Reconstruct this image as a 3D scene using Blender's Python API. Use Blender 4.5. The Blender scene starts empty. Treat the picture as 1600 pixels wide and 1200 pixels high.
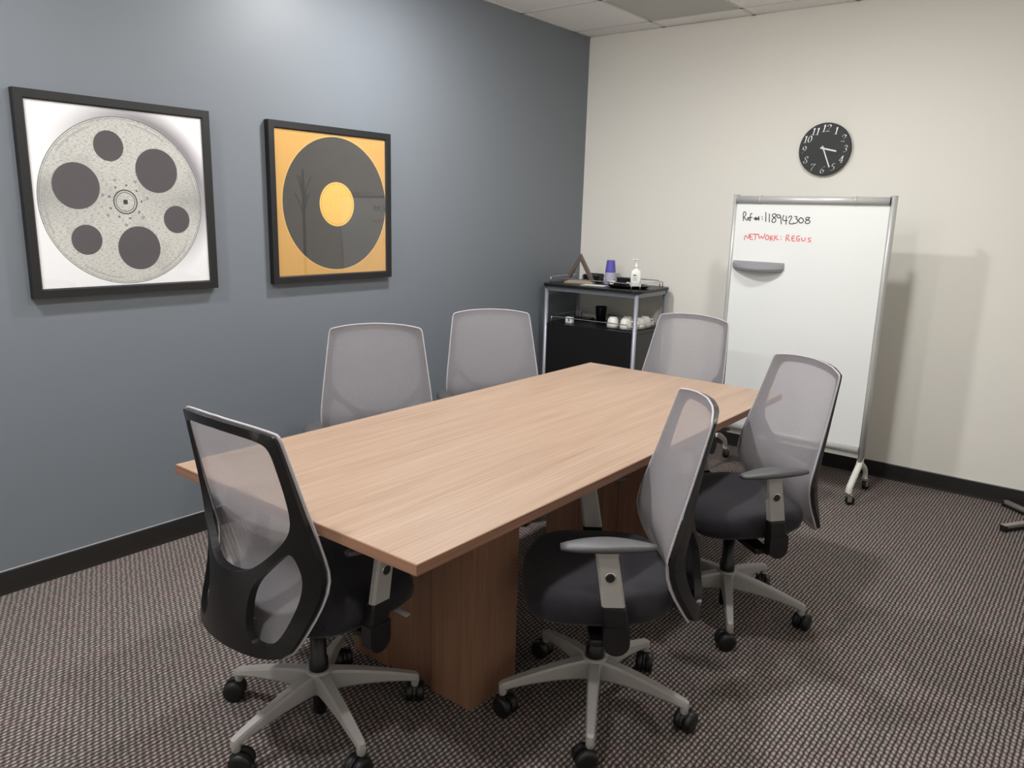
import bpy, bmesh, math, random
from mathutils import Vector, Matrix, geometry
random.seed(7)
PI = math.pi
scene = bpy.context.scene
COL = scene.collection

# ------------------------------------------------------------------ camera
CAM = Vector((3.26342, -4.92720, 1.52144))
CR = Vector((0.7813815, 0.6234821, 0.0267024))
CU = Vector((-0.1561431, 0.1539011, 0.9756709))
CF = Vector((-0.6042038, 0.7665406, -0.2176079))
FPX = 1208.05
cd = bpy.data.cameras.new('camera')
cam = bpy.data.objects.new('camera', cd)
COL.objects.link(cam)
cam.matrix_world = Matrix(((CR.x, CU.x, -CF.x, CAM.x), (CR.y, CU.y, -CF.y, CAM.y), (CR.z, CU.z, -CF.z, CAM.z), (0, 0, 0, 1)))
cd.sensor_fit = 'HORIZONTAL'; cd.sensor_width = 36.0; cd.lens = FPX / 1600 * 36.0
cd.clip_start = 0.02
scene.camera = cam

def ray(px, py):
    return CF + CR * ((px - 800) / FPX) - CU * ((py - 600) / FPX)
def on_plane(px, py, axis, val):
    d = ray(px, py); t = (val - CAM[axis]) / d[axis]
    return CAM + d * t

# ------------------------------------------------------------------ world, exposure
w = bpy.data.worlds.new('world'); scene.world = w; w.use_nodes = True
w.node_tree.nodes['Background'].inputs[0].default_value = (0.8, 0.85, 0.9, 1)
w.node_tree.nodes['Background'].inputs[1].default_value = 0.0
scene.view_settings.view_transform = 'Standard'
scene.view_settings.look = 'None'
scene.view_settings.gamma = 1.0
scene.view_settings.use_curve_mapping = False
scene.view_settings.exposure = 0.0
LIGHT_STRENGTH = 388.0
ROOM_X, ROOM_Y, ROOM_Z = 3.75, -5.9, 2.743

# ------------------------------------------------------------------ node material helpers
def srgb(r, g, b):
    f = lambda c: (c / 255) / 12.92 if c / 255 <= 0.04045 else ((c / 255 + 0.055) / 1.055) ** 2.4
    return (f(r), f(g), f(b), 1.0)
class NT:
    def __init__(self, name):
        self.m = bpy.data.materials.new(name); self.m.use_nodes = True
        self.t = self.m.node_tree; self.n = self.t.nodes; self.l = self.t.links
        self.b = self.n['Principled BSDF']; self.out = self.n['Material Output']
    def node(self, typ, **kw):
        x = self.n.new(typ)
        for k, v in kw.items(): setattr(x, k, v)
        return x
    def put(self, sock, v):
        if hasattr(v, 'is_linked') or isinstance(v, bpy.types.NodeSocket): self.l.new(v, sock)
        elif v is not None: sock.default_value = v
    def math(self, op, a, b=None, c=None, clamp=False):
        x = self.node('ShaderNodeMath', operation=op); x.use_clamp = clamp
        self.put(x.inputs[0], a)
        if b is not None: self.put(x.inputs[1], b)
        if c is not None: self.put(x.inputs[2], c)
        return x.outputs[0]
    def mix(self, f, a, b):
        x = self.node('ShaderNodeMix', data_type='RGBA')
        self.put(x.inputs[0], f); self.put(x.inputs[6], a); self.put(x.inputs[7], b)
        return x.outputs[2]
    def coords(self, kind='Object'):
        return self.node('ShaderNodeTexCoord').outputs[kind]
    def mapping(self, vec, scale=(1, 1, 1), rot=(0, 0, 0), loc=(0, 0, 0)):
        x = self.node('ShaderNodeMapping'); self.l.new(vec, x.inputs[0])
        x.inputs['Scale'].default_value = scale; x.inputs['Rotation'].default_value = rot; x.inputs['Location'].default_value = loc
        return x.outputs[0]
    def noise(self, vec, scale=5, detail=2, rough=0.5):
        x = self.node('ShaderNodeTexNoise'); self.l.new(vec, x.inputs['Vector'])
        x.inputs['Scale'].default_value = scale; x.inputs['Detail'].default_value = detail; x.inputs['Roughness'].default_value = rough
        return x.outputs[0]
    def ramp(self, f, stops):
        x = self.node('ShaderNodeValToRGB'); self.l.new(f, x.inputs[0])
        el = x.color_ramp.elements
        while len(el) < len(stops): el.new(0.5)
        for e, (p, c) in zip(el, stops):
            e.position = p; e.color = c if len(c) == 4 else (*c, 1)
        return x.outputs[0]
    def bump(self, h, strength=0.2, dist=0.01):
        x = self.node('ShaderNodeBump'); x.inputs['Strength'].default_value = strength; x.inputs['Distance'].default_value = dist
        self.l.new(h, x.inputs['Height']); self.l.new(x.outputs[0], self.b.inputs['Normal'])
    def sep(self, vec):
        x = self.node('ShaderNodeSeparateXYZ'); self.l.new(vec, x.inputs[0]); return x.outputs
    def set(self, col=None, rough=None, metal=None, spec=None, coat=None):
        b = self.b
        if col is not None: self.put(b.inputs['Base Color'], col)
        if rough is not None: self.put(b.inputs['Roughness'], rough)
        if metal is not None: b.inputs['Metallic'].default_value = metal
        if spec is not None: b.inputs['Specular IOR Level'].default_value = spec
        if coat is not None: b.inputs['Coat Weight'].default_value = coat
        return self
M = {}
def simple(name, col, rough=0.5, metal=0.0, spec=0.5, grain=0.0, gscale=300, bump=0.0):
    t = NT(name); t.set(col, rough, metal, spec)
    v = t.coords()
    n = t.noise(v, gscale, 2)
    lo = tuple(c * (1 - grain) for c in col[:3]) + (1,); hi = tuple(min(1, c * (1 + grain)) for c in col[:3]) + (1,)
    t.set(t.mix(n, lo, hi))
    if bump: t.bump(n, bump, 0.002)
    M[name] = t.m
    return t

simple('wall_blue', srgb(112, 118, 125), 0.46, spec=0.5, grain=0.03, gscale=250, bump=0.06)
simple('wall_cream', srgb(230, 227, 219), 0.6, spec=0.3, grain=0.02, gscale=250, bump=0.06)
simple('ceiling_tile', srgb(250, 248, 247), 0.95, spec=0.1, grain=0.05, gscale=400, bump=0.15)
simple('ceiling_bar', srgb(225, 222, 218), 0.5, grain=0.01)
simple('vent_grey', srgb(196, 196, 190), 0.6, grain=0.03)
simple('baseboard', srgb(33, 31, 30), 0.45, grain=0.12, gscale=60)
simple('cap_bead', srgb(175, 178, 182), 0.5, grain=0.02)
simple('black_plastic', srgb(15, 14, 16), 0.34, grain=0.05, spec=0.45)
simple('black_rubber', srgb(14, 14, 16), 0.45, grain=0.05)
simple('arm_pad', srgb(66, 65, 67), 0.5, grain=0.06, gscale=500, bump=0.05)
simple('grey_plastic', srgb(156, 153, 150), 0.42, grain=0.03, spec=0.5)
simple('trim_grey', srgb(168, 164, 168), 0.6, grain=0.05)
simple('silver_paint', srgb(186, 186, 184), 0.35, metal=0.2, grain=0.02)
simple('ivory_paint', srgb(212, 212, 204), 0.4, grain=0.02)
simple('chrome', (0.75, 0.75, 0.76, 1), 0.15, metal=1.0, grain=0.02)
simple('cart_silver', srgb(150, 153, 162), 0.4, metal=0.4, grain=0.03)
simple('cart_black', srgb(16, 16, 18), 0.38, grain=0.08, gscale=80)
simple('frame_black', srgb(18, 18, 20), 0.5, grain=0.1, gscale=120)
simple('whiteboard', srgb(228, 230, 228), 0.18, grain=0.01, spec=0.5)
simple('tray_grey', srgb(150, 150, 153), 0.5, grain=0.03)
simple('marker_black', srgb(70, 72, 74), 0.7)
simple('marker_red', srgb(222, 96, 100), 0.7)
simple('clock_face', srgb(28, 29, 31), 0.5, grain=0.12, gscale=200)
simple('clock_mark', srgb(215, 215, 213), 0.28, metal=0.9, grain=0.03)
simple('bronze', srgb(92, 80, 72), 0.4, metal=0.3, grain=0.1, gscale=60)
simple('bronze_light', srgb(165, 150, 132), 0.45, metal=0.2, grain=0.1, gscale=60)
simple('cup_purple', srgb(92, 84, 176), 0.6, grain=0.04)
simple('white_plastic', srgb(236, 236, 232), 0.4, grain=0.01)
simple('white_paper', srgb(225, 224, 220), 0.8, grain=0.02)
simple('label_grey', srgb(110, 112, 116), 0.6)
simple('mug_white', srgb(232, 229, 222), 0.25, grain=0.01)
simple('black_gloss', srgb(16, 16, 18), 0.2, grain=0.05)
simple('rack_metal', srgb(165, 163, 158), 0.35, metal=0.7, grain=0.03)

def seat_fabric():
    t = NT('seat_fabric'); v = t.coords()
    a = t.sep(v)
    k = 2 * PI / 0.0042
    wx = t.math('SINE', t.math('MULTIPLY', a[0], k)); wy = t.math('SINE', t.math('MULTIPLY', a[1], k))
    wv = t.math('MULTIPLY_ADD', t.math('MULTIPLY', wx, wy), 0.5, 0.5)
    t.set(t.mix(wv, srgb(20, 19, 23), srgb(36, 34, 40)), 0.8, spec=0.3)
    t.b.inputs['Sheen Weight'].default_value = 0.08
    t.bump(wv, 0.25, 0.001)
    M['seat_fabric'] = t.m
seat_fabric()

def mesh_fabric():
    t = NT('mesh_fabric'); v = t.coords()
    n = t.noise(v, 350, 2, 0.6)
    col = t.mix(n, srgb(160, 156, 161), srgb(184, 180, 184))
    d = t.node('ShaderNodeBsdfDiffuse'); t.l.new(col, d.inputs[0])
    tr = t.node('ShaderNodeBsdfTranslucent'); t.l.new(col, tr.inputs[0])
    m1 = t.node('ShaderNodeMixShader'); m1.inputs[0].default_value = 0.42
    t.l.new(d.outputs[0], m1.inputs[1]); t.l.new(tr.outputs[0], m1.inputs[2])
    tp = t.node('ShaderNodeBsdfTransparent')
    m2 = t.node('ShaderNodeMixShader')
    t.put(m2.inputs[0], t.math('MULTIPLY_ADD', n, 0.14, 0.67))
    t.l.new(tp.outputs[0], m2.inputs[1]); t.l.new(m1.outputs[0], m2.inputs[2])
    t.l.new(m2.outputs[0], t.out.inputs[0])
    M['mesh_fabric'] = t.m
mesh_fabric()

def wood(name, base, dark, light, axis, scale=1.0):
    t = NT(name); v = t.coords()
    sc = [55.0, 55.0, 55.0]; sc[axis] = 0.6
    n1 = t.noise(t.mapping(v, tuple(s * scale for s in sc)), 2.2, 4, 0.62)
    sc2 = [160.0, 160.0, 160.0]; sc2[axis] = 1.5
    n2 = t.noise(t.mapping(v, tuple(s * scale for s in sc2), loc=(3, 1, 2)), 2.0, 2, 0.5)
    sc3 = [6.0, 6.0, 6.0]; sc3[axis] = 0.5
    n3 = t.noise(t.mapping(v, tuple(sc3), loc=(7, 2, 5)), 2.0, 2, 0.5)
    c = t.ramp(n1, [(0.30, dark), (0.47, base), (0.56, base), (0.72, light)])
    c = t.mix(t.math('MULTIPLY', t.ramp(n2, [(0.40, (1, 1, 1)), (0.52, (0, 0, 0))]), 0.6), c, dark)
    c = t.mix(t.math('MULTIPLY', t.ramp(n3, [(0.4, (0, 0, 0)), (0.65, (1, 1, 1))]), 0.3), c, light)
    t.set(c, 0.42, spec=0.35); t.bump(n1, 0.03, 0.001)
    M[name] = t.m
wood('oak_top', srgb(158, 134, 115), srgb(138, 112, 92), srgb(170, 148, 130), 1)
wood('oak_edge_y', srgb(140, 104, 83), srgb(116, 83, 66), srgb(157, 119, 96), 1)
wood('oak_edge_x', srgb(140, 104, 83), srgb(116, 83, 66), srgb(157, 119, 96), 0)
wood('oak_leg', srgb(140, 104, 83), srgb(116, 83, 66), srgb(157, 119, 96), 2)

def carpet():
    t = NT('carpet'); v = t.coords('Object'); a = t.sep(v)
    PX, PY = 0.0150, 0.0200
    jn = t.noise(v, 30, 2, 0.5)
    jx = t.math('MULTIPLY_ADD', jn, 0.009, a[0])
    jn2 = t.noise(t.mapping(v, (1, 1, 1), loc=(5, 9, 0)), 45, 2, 0.5)
    jy = t.math('ADD', t.math('MULTIPLY_ADD', jn2, 0.020, a[1]), t.math('MULTIPLY', a[0], 0.45))
    rx = t.math('MULTIPLY_ADD', t.math('COSINE', t.math('MULTIPLY', jx, 2 * PI / PX)), 0.5, 0.5)
    ry = t.math('MULTIPLY_ADD', t.math('COSINE', t.math('MULTIPLY', jy, 2 * PI / PY)), 0.5, 0.5)
    h = t.math('MULTIPLY', t.math('POWER', rx, 0.55), t.math('MULTIPLY_ADD', ry, 0.62, 0.38))
    fine = t.noise(v, 420, 2, 0.6)
    h2 = t.math('ADD', h, t.math('MULTIPLY', t.math('SUBTRACT', fine, 0.5), 0.5))
    patch = t.noise(t.mapping(v, (1.6, 0.7, 1)), 9, 3, 0.6)
    tint = t.ramp(patch, [(0.40, srgb(111, 105, 100)), (0.60, srgb(118, 105, 102))])
    tip = t.ramp(patch, [(0.40, srgb(164, 158, 151)), (0.60, srgb(171, 158, 154))])
    base = t.mix(t.ramp(h2, [(0.10, (0, 0, 0)), (0.5, (1, 1, 1))]), srgb(48, 42, 41), tint)
    col = t.mix(t.ramp(h2, [(0.60, (0, 0, 0)), (1.0, (1, 1, 1))]), base, tip)
    t.set(col, 0.95, spec=0.1)
    t.bump(h2, 0.55, 0.006)
    M['carpet'] = t.m
carpet()

def glass_pane():
    t = NT('glass_pane')
    fr = t.node('ShaderNodeFresnel'); geo = t.node('ShaderNodeNewGeometry')
    t.put(fr.inputs[0], t.math('MULTIPLY_ADD', geo.outputs['Backfacing'], 1 / 1.5 - 1.5, 1.5))   # same reflectance on both faces of the thin pane
    gl = t.node('ShaderNodeBsdfGlossy'); gl.inputs['Roughness'].default_value = 0.02; gl.inputs[0].default_value = (1, 1, 1, 1)
    tp = t.node('ShaderNodeBsdfTransparent')
    m = t.node('ShaderNodeMixShader'); t.l.new(fr.outputs[0], m.inputs[0]); t.l.new(tp.outputs[0], m.inputs[1]); t.l.new(gl.outputs[0], m.inputs[2])
    t.l.new(m.outputs[0], t.out.inputs[0]); M['glass_pane'] = t.m
glass_pane()

def diffuser(name, k):
    t = NT(name)
    t.b.inputs['Base Color'].default_value = (0.9, 0.9, 0.9, 1)
    t.b.inputs['Emission Color'].default_value = (1.0, 0.995, 0.985, 1); t.b.inputs['Emission Strength'].default_value = LIGHT_STRENGTH * k
    M[name] = t.m
diffuser('light_diffuser', 1.0); diffuser('light_diffuser_bright', 1.85)

# picture prints: object origin at the middle of the print, local y = along the wall, z = up
def circ(t, y, z, cy, cz):
    dy = t.math('SUBTRACT', y, cy); dz = t.math('SUBTRACT', z, cz)
    return t.math('SQRT', t.math('ADD', t.math('MULTIPLY', dy, dy), t.math('MULTIPLY', dz, dz)))
def inside(t, d, r, soft=0.0012):
    return t.math('DIVIDE', t.math('SUBTRACT', r, d), soft, clamp=True)
def ring(t, d, r, wd, soft=0.001):
    return t.math('DIVIDE', t.math('SUBTRACT', wd, t.math('ABSOLUTE', t.math('SUBTRACT', d, r))), soft, clamp=True)
def reel_print():
    t = NT('film_reel_print'); v = t.coords(); a = t.sep(v); y, z = a[1], a[2]
    CY, CZ = -0.004, -0.012
    d = circ(t, y, z, CY, CZ)
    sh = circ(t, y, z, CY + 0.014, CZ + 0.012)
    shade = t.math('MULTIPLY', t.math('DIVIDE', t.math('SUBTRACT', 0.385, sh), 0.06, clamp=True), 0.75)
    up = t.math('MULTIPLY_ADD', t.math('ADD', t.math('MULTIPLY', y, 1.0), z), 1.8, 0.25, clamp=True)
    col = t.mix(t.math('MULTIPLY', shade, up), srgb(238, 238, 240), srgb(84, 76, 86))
    n1 = t.noise(t.mapping(v, (1, 34, 100)), 2.2, 5, 0.75)
    n2 = t.noise(v, 11, 4, 0.6)
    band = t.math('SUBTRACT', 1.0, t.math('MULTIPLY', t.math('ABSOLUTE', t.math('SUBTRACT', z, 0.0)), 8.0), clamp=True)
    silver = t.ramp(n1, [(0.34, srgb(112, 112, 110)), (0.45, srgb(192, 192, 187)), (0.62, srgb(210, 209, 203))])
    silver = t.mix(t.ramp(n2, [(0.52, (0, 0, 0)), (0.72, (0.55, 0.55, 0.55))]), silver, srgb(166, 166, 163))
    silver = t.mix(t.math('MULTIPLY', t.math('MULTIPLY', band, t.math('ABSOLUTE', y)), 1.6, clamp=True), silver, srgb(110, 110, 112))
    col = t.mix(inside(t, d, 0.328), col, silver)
    for r, wd in ((0.3275, 0.0016), (0.3205, 0.0010), (0.0465, 0.0030), (0.0375, 0.0018)):
        col = t.mix(ring(t, d, r, wd), col, srgb(46, 44, 46))
    ang = t.math('ARCTAN2', t.math('SUBTRACT', z, CZ), t.math('SUBTRACT', y, CY))
    dash = t.math('GREATER_THAN', t.math('SINE', t.math('MULTIPLY_ADD', ang, 6.0, 0.6)), 0.05)
    col = t.mix(t.math('MULTIPLY', t.math('MULTIPLY', ring(t, d, 0.306, 0.0035), dash), 0.65), col, srgb(90, 88, 90))
    col = t.mix(t.math('MULTIPLY', t.math('MULTIPLY', ring(t, d, 0.306, 0.0018), dash), 0.8), col, srgb(206, 206, 202))
    tick = t.math('GREATER_THAN', t.math('SINE', t.math('MULTIPLY_ADD', ang, 9.0, 1.1)), 0.80)
    col = t.mix(t.math('MULTIPLY', t.math('MULTIPLY', ring(t, d, 0.066, 0.004), tick), 0.85), col, srgb(60, 58, 60))
    tick2 = t.math('GREATER_THAN', t.math('SINE', t.math('MULTIPLY_ADD', ang, 7.0, 0.3)), 0.86)
    col = t.mix(t.math('MULTIPLY', t.math('MULTIPLY', ring(t, d, 0.092, 0.006), tick2), 0.5), col, srgb(80, 78, 80))
    sq = t.math('MAXIMUM', t.math('ABSOLUTE', t.math('SUBTRACT', y, CY)), t.math('ABSOLUTE', t.math('SUBTRACT', z, CZ)))
    col = t.mix(inside(t, sq, 0.0095), col, srgb(46, 44, 46))
    py, pz = -3.381, 1.529
    for cy, cz, r in ((-3.435, 1.7315, .0592), (-3.2463, 1.646, .0895), (-3.570, 1.573, .0888), (-3.172, 1.449, .058), (-3.5475, 1.3675, .059), (-3.341, 1.332, .0888)):
        col = t.mix(inside(t, circ(t, y, z, cy - py, cz - pz), r), col, srgb(74, 69, 74))
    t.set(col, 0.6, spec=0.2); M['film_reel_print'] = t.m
reel_print()
def record_print():
    t = NT('gold_record_print'); v = t.coords(); a = t.sep(v); y, z = a[1], a[2]
    py, pz = -2.323, 1.528
    CY, CZ = -2.306 - py, 1.533 - pz
    n = t.noise(t.mapping(v, (1, 60, 4)), 3, 2, 0.5)
    gold = t.mix(n, srgb(206, 160, 92), srgb(220, 176, 104))
    d = circ(t, y, z, CY, CZ)
    gro = t.math('MULTIPLY_ADD', t.math('SINE', t.math('MULTIPLY', d, 2 * PI / 0.006)), 0.5, 0.5)
    disc = t.mix(gro, srgb(68, 66, 65), srgb(70, 68, 67))
    col = t.mix(inside(t, d, 0.334), gold, srgb(232, 196, 124))
    m_disc = inside(t, d, 0.330)
    col = t.mix(m_disc, col, disc)
    m_lab = inside(t, d, 0.111)
    lab = t.mix(n, srgb(232, 188, 98), srgb(240, 200, 112))
    col = t.mix(m_lab, col, lab)
    for r, wd in ((0.100, 0.0012), (0.044, 0.0008)):
        col = t.mix(t.math('MULTIPLY', ring(t, d, r, wd), 0.75), col, srgb(130, 96, 40))
    t.set(col, 0.42, spec=0.2)
    met = t.math('SUBTRACT', 1.0, t.math('SUBTRACT', m_disc, m_lab), clamp=True)
    t.put(t.b.inputs['Metallic'], t.math('MULTIPLY', met, 0.3))
    M['gold_record_print'] = t.m
record_print()

# ------------------------------------------------------------------ mesh helpers
class MB:
    """collects shapes into one mesh"""
    def __init__(self): self.v = []; self.f = []; self.s = []
    def add(self, vs, fs, smooth=False, mtx=None):
        o = len(self.v)
        self.v += [tuple(mtx @ Vector(p)) if mtx else tuple(p) for p in vs]
        self.f += [tuple(i + o for i in f) for f in fs]; self.s += [smooth] * len(fs)
        return self
    def box(self, a, b, bev=0.0, mtx=None):
        (x0, y0, z0), (x1, y1, z1) = a, b
        if bev <= 0:
            vs = [(x0, y0, z0), (x1, y0, z0), (x1, y1, z0), (x0, y1, z0), (x0, y0, z1), (x1, y0, z1), (x1, y1, z1), (x0, y1, z1)]
            fs = [(3, 2, 1, 0), (4, 5, 6, 7), (0, 1, 5, 4), (1, 2, 6, 5), (2, 3, 7, 6), (3, 0, 4, 7)]
            return self.add(vs, fs, False, mtx)
        bm = bmesh.new(); bmesh.ops.create_cube(bm, size=1.0)
        for q in bm.verts:
            q.co = Vector(((x0 + x1) / 2 + q.co.x * (x1 - x0), (y0 + y1) / 2 + q.co.y * (y1 - y0), (z0 + z1) / 2 + q.co.z * (z1 - z0)))
        bmesh.ops.bevel(bm, geom=list(bm.edges), offset=bev, segments=2, affect='EDGES', profile=0.5)
        bm.verts.index_update()
        vs = [q.co.copy() for q in bm.verts]; fs = [tuple(q.index for q in f.verts) for f in bm.faces]
        bm.free()
        return self.add(vs, fs, False, mtx)
    def prism(self, poly, z0, z1, mtx=None, smooth=False):
        n = len(poly)
        vs = [(x, y, z0) for x, y in poly] + [(x, y, z1) for x, y in poly]
        self.add(vs, [tuple(reversed(range(n))), tuple(range(n, 2 * n))], False, mtx)
        o = len(self.v) - 2 * n
        for i in range(n):
            j = (i + 1) % n
            self.f.append((o + i, o + j, o + n + j, o + n + i)); self.s.append(smooth)
        return self
    def lathe(self, prof, n=20, mtx=None, smooth=True, cap=True):
        vs, fs = [], []
        for r, z in prof:
            for k in range(n):
                a = 2 * PI * k / n; vs.append((r * math.cos(a), r * math.sin(a), z))
        for i in range(len(prof) - 1):
            for k in range(n):
                j = (k + 1) % n
                fs.append((i * n + k, i * n + j, (i + 1) * n + j, (i + 1) * n + k))
        self.add(vs, fs, smooth, mtx)
        if cap:
            o = len(self.v) - len(vs)
            self.f.append(tuple(o + k for k in reversed(range(n)))); self.s.append(False)
            self.f.append(tuple(o + (len(prof) - 1) * n + k for k in range(n))); self.s.append(False)
        return self
    def tube(self, pts, r, n=8, closed=False, sx=1.0, sy=1.0, up=(0, 0, 1), smooth=True, mtx=None):
        """sweep an ellipse along a path; r may be a list"""
        P = [Vector(p) for p in pts]; m = len(P)
        rr = r if isinstance(r, (list, tuple)) else [r] * m
        vs, fs = [], []
        prev = None
        for i in range(m):
            if closed: t = P[(i + 1) % m] - P[i - 1]
            else: t = P[min(i + 1, m - 1)] - P[max(i - 1, 0)]
            t.normalize()
            if prev is None:
                u = Vector(up)
                if abs(u.dot(t)) > 0.95: u = Vector((1, 0, 0)) if abs(t.x) < 0.9 else Vector((0, 1, 0))
                a = (u - t * u.dot(t)).normalized()
            else: a = (prev - t * prev.dot(t)).normalized()
            prev = a; b = t.cross(a)
            for k in range(n):
                q = 2 * PI * (k + 0.5) / n
                vs.append(P[i] + a * (math.cos(q) * rr[i] * sx) + b * (math.sin(q) * rr[i] * sy))
        for i in range(m if closed else m - 1):
            for k in range(n):
                j = (k + 1) % n; i2 = (i + 1) % m
                fs.append((i * n + k, i * n + j, i2 * n + j, i2 * n + k))
        self.add(vs, fs, smooth, mtx)
        if not closed:
            o = len(self.v) - len(vs)
            self.f.append(tuple(o + k for k in reversed(range(n)))); self.s.append(False)
            self.f.append(tuple(o + (m - 1) * n + k for k in range(n))); self.s.append(False)
        return self
    def loft(self, rings, smooth=True, cap=True, mtx=None):
        n = len(rings[0]); vs = [p for r in rings for p in r]; fs = []
        for i in range(len(rings) - 1):
            for k in range(n):
                j = (k + 1) % n
                fs.append((i * n + k, i * n + j, (i + 1) * n + j, (i + 1) * n + k))
        self.add(vs, fs, smooth, mtx)
        if cap:
            o = len(self.v) - len(vs)
            self.f.append(tuple(o + k for k in reversed(range(n)))); self.s.append(smooth)
            self.f.append(tuple(o + (len(rings) - 1) * n + k for k in range(n))); self.s.append(smooth)
        return self
    def mesh(self, name, mat, fix=True):
        me = bpy.data.meshes.new(name); me.from_pydata(self.v, [], self.f)
        me.polygons.foreach_set('use_smooth', self.s)
        if fix:
            bm = bmesh.new(); bm.from_mesh(me); bmesh.ops.recalc_face_normals(bm, faces=bm.faces[:]); bm.to_mesh(me); bm.free()
        me.materials.append(M[mat]); me.update()
        return me
def put(name, me, parent=None, loc=(0, 0, 0), rot=(0, 0, 0)):
    o = bpy.data.objects.new(name, me); COL.objects.link(o)
    o.location = loc; o.rotation_euler = rot
    if parent: o.parent = parent
    return o
def part(name, mb, mat, parent=None, loc=(0, 0, 0), rot=(0, 0, 0)):
    return put(name, mb.mesh(name, mat), parent, loc, rot)
def thing(name, label, cat, loc=(0, 0, 0), rz=0.0, group=None):
    o = put(name, None, None, loc, (0, 0, rz)); return tag(o, label, cat, group)
def tag(o, label, cat, group=None):
    o['label'] = label; o['category'] = cat
    if group: o['group'] = group
    return o
def struct(name, mb, mat, loc=(0, 0, 0)):
    o = part(name, mb, mat, None, loc); o['kind'] = 'structure'; return o
def spline(xs, ys, x):
    """smooth monotone-ish interpolation (Catmull-Rom on an ascending table)"""
    if x <= xs[0]: return ys[0]
    if x >= xs[-1]: return ys[-1]
    for i in range(len(xs) - 1):
        if x <= xs[i + 1]: break
    t = (x - xs[i]) / (xs[i + 1] - xs[i]); h = xs[i + 1] - xs[i]
    def sl(k):
        if k == 0: return (ys[1] - ys[0]) / (xs[1] - xs[0])
        if k == len(xs) - 1: return (ys[-1] - ys[-2]) / (xs[-1] - xs[-2])
        return (ys[k + 1] - ys[k - 1]) / (xs[k + 1] - xs[k - 1])
    m0, m1 = sl(i) * h, sl(i + 1) * h
    return (2 * t**3 - 3 * t**2 + 1) * ys[i] + (t**3 - 2 * t**2 + t) * m0 + (-2 * t**3 + 3 * t**2) * ys[i + 1] + (t**3 - t**2) * m1
def chaikin(pts, it=2, closed=True):
    for _ in range(it):
        out = []; n = len(pts)
        rng = range(n) if closed else range(n - 1)
        if not closed: out.append(pts[0])
        for i in rng:
            a, b = pts[i], pts[(i + 1) % n]
            out.append(tuple(p * .75 + q * .25 for p, q in zip(a, b))); out.append(tuple(p * .25 + q * .75 for p, q in zip(a, b)))
        if not closed: out.append(pts[-1])
        pts = out
    return pts
def rotz(a): return Matrix.Rotation(a, 4, 'Z')
def roty(a): return Matrix.Rotation(a, 4, 'Y')
def rotx(a): return Matrix.Rotation(a, 4, 'X')
def tr(x, y, z): return Matrix.Translation((x, y, z))

# ------------------------------------------------------------------ room shell
struct('floor', MB().box((-0.1, ROOM_Y - 0.1, -0.06), (ROOM_X + 0.1, 0.1, 0)), 'carpet')
struct('wall_left', MB().box((-0.1, ROOM_Y, 0), (0, 0.1, ROOM_Z + 0.05)), 'wall_blue')
struct('wall_back', MB().box((0, 0, 0), (ROOM_X + 0.1, 0.1, ROOM_Z + 0.05)), 'wall_cream')
struct('wall_right', MB().box((ROOM_X, ROOM_Y, 0), (ROOM_X + 0.1, 0, ROOM_Z + 0.05)), 'wall_cream')
struct('wall_front', MB().box((-0.1, ROOM_Y - 0.1, 0), (ROOM_X + 0.1, ROOM_Y, ROOM_Z + 0.05)), 'wall_cream')
BH = 0.0965
def base_profile(): return [(0, 0), (0.008, 0), (0.0068, 0.008), (0.006, 0.016), (0.006, BH - 0.004), (0.004, BH), (0, BH)]
def baseboard(name, p0, p1, nrm):
    mb = MB(); p0 = Vector(p0); p1 = Vector(p1); nrm = Vector(nrm)
    r = [[p + nrm * a + Vector((0, 0, z)) for a, z in base_profile()] for p in (p0, p1)]
    mb.loft(r, smooth=False)
    o = struct(name, mb, 'baseboard')
    bead = MB().loft([[p + nrm * a + Vector((0, 0, z)) for a, z in ((0, BH), (0.003, BH), (0.003, BH + 0.003), (0, BH + 0.003))] for p in (p0, p1)], smooth=False)
    part('caulk_line', bead, 'cap_bead', o)
baseboard('baseboard_left', (0, ROOM_Y, 0), (0, 0, 0), (1, 0, 0))
baseboard('baseboard_back', (0, 0, 0), (ROOM_X, 0, 0), (0, -1, 0))
baseboard('baseboard_right', (ROOM_X, ROOM_Y, 0), (ROOM_X, 0, 0), (-1, 0, 0))
# ceiling: slab, grid bars, tiles, fixtures
ceil = struct('ceiling', MB().box((-0.1, ROOM_Y - 0.1, ROOM_Z + 0.05), (ROOM_X + 0.1, 0.1, ROOM_Z + 0.12)), 'ceiling_tile')
gx = [0.587 + 0.6115 * k for k in range(-1, 6)]
gx = [0.0] + [x for x in gx if 0.05 < x < ROOM_X - 0.05] + [ROOM_X]
gy = [0.0] + [-0.195 - 0.6 * k for k in range(0, 10) if -0.195 - 0.6 * k > ROOM_Y + 0.05] + [ROOM_Y]
LIGHT_CELLS = set()
VENT_CELL = (1, 1)
for i in range(len(gx) - 1):
    for j in range(len(gy) - 1):
        if (i, j) in LIGHT_CELLS or (i, j) == VENT_CELL: continue
        x0, x1, y0, y1 = gx[i] + .008, gx[i + 1] - .008, gy[j + 1] + .008, gy[j] - .008
        part('ceiling_tile', MB().box((x0, y0, ROOM_Z - 0.001), (x1, y1, ROOM_Z + 0.05), 0.004), 'ceiling_tile', ceil)
for x in gx[1:-1]:
    part('grid_bar', MB().box((x - .012, ROOM_Y, ROOM_Z - .003), (x + .012, 0, ROOM_Z + 0.002)), 'ceiling_bar', ceil)
for j, y in enumerate(gy[1:-1]):
    x = 0.0
    segs = [(0.0, ROOM_X)]
    for a, b in segs:
        part('grid_bar', MB().box((a, y - .012, ROOM_Z - .003), (b, y + .012, ROOM_Z + 0.002)), 'ceiling_bar', ceil)
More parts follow.
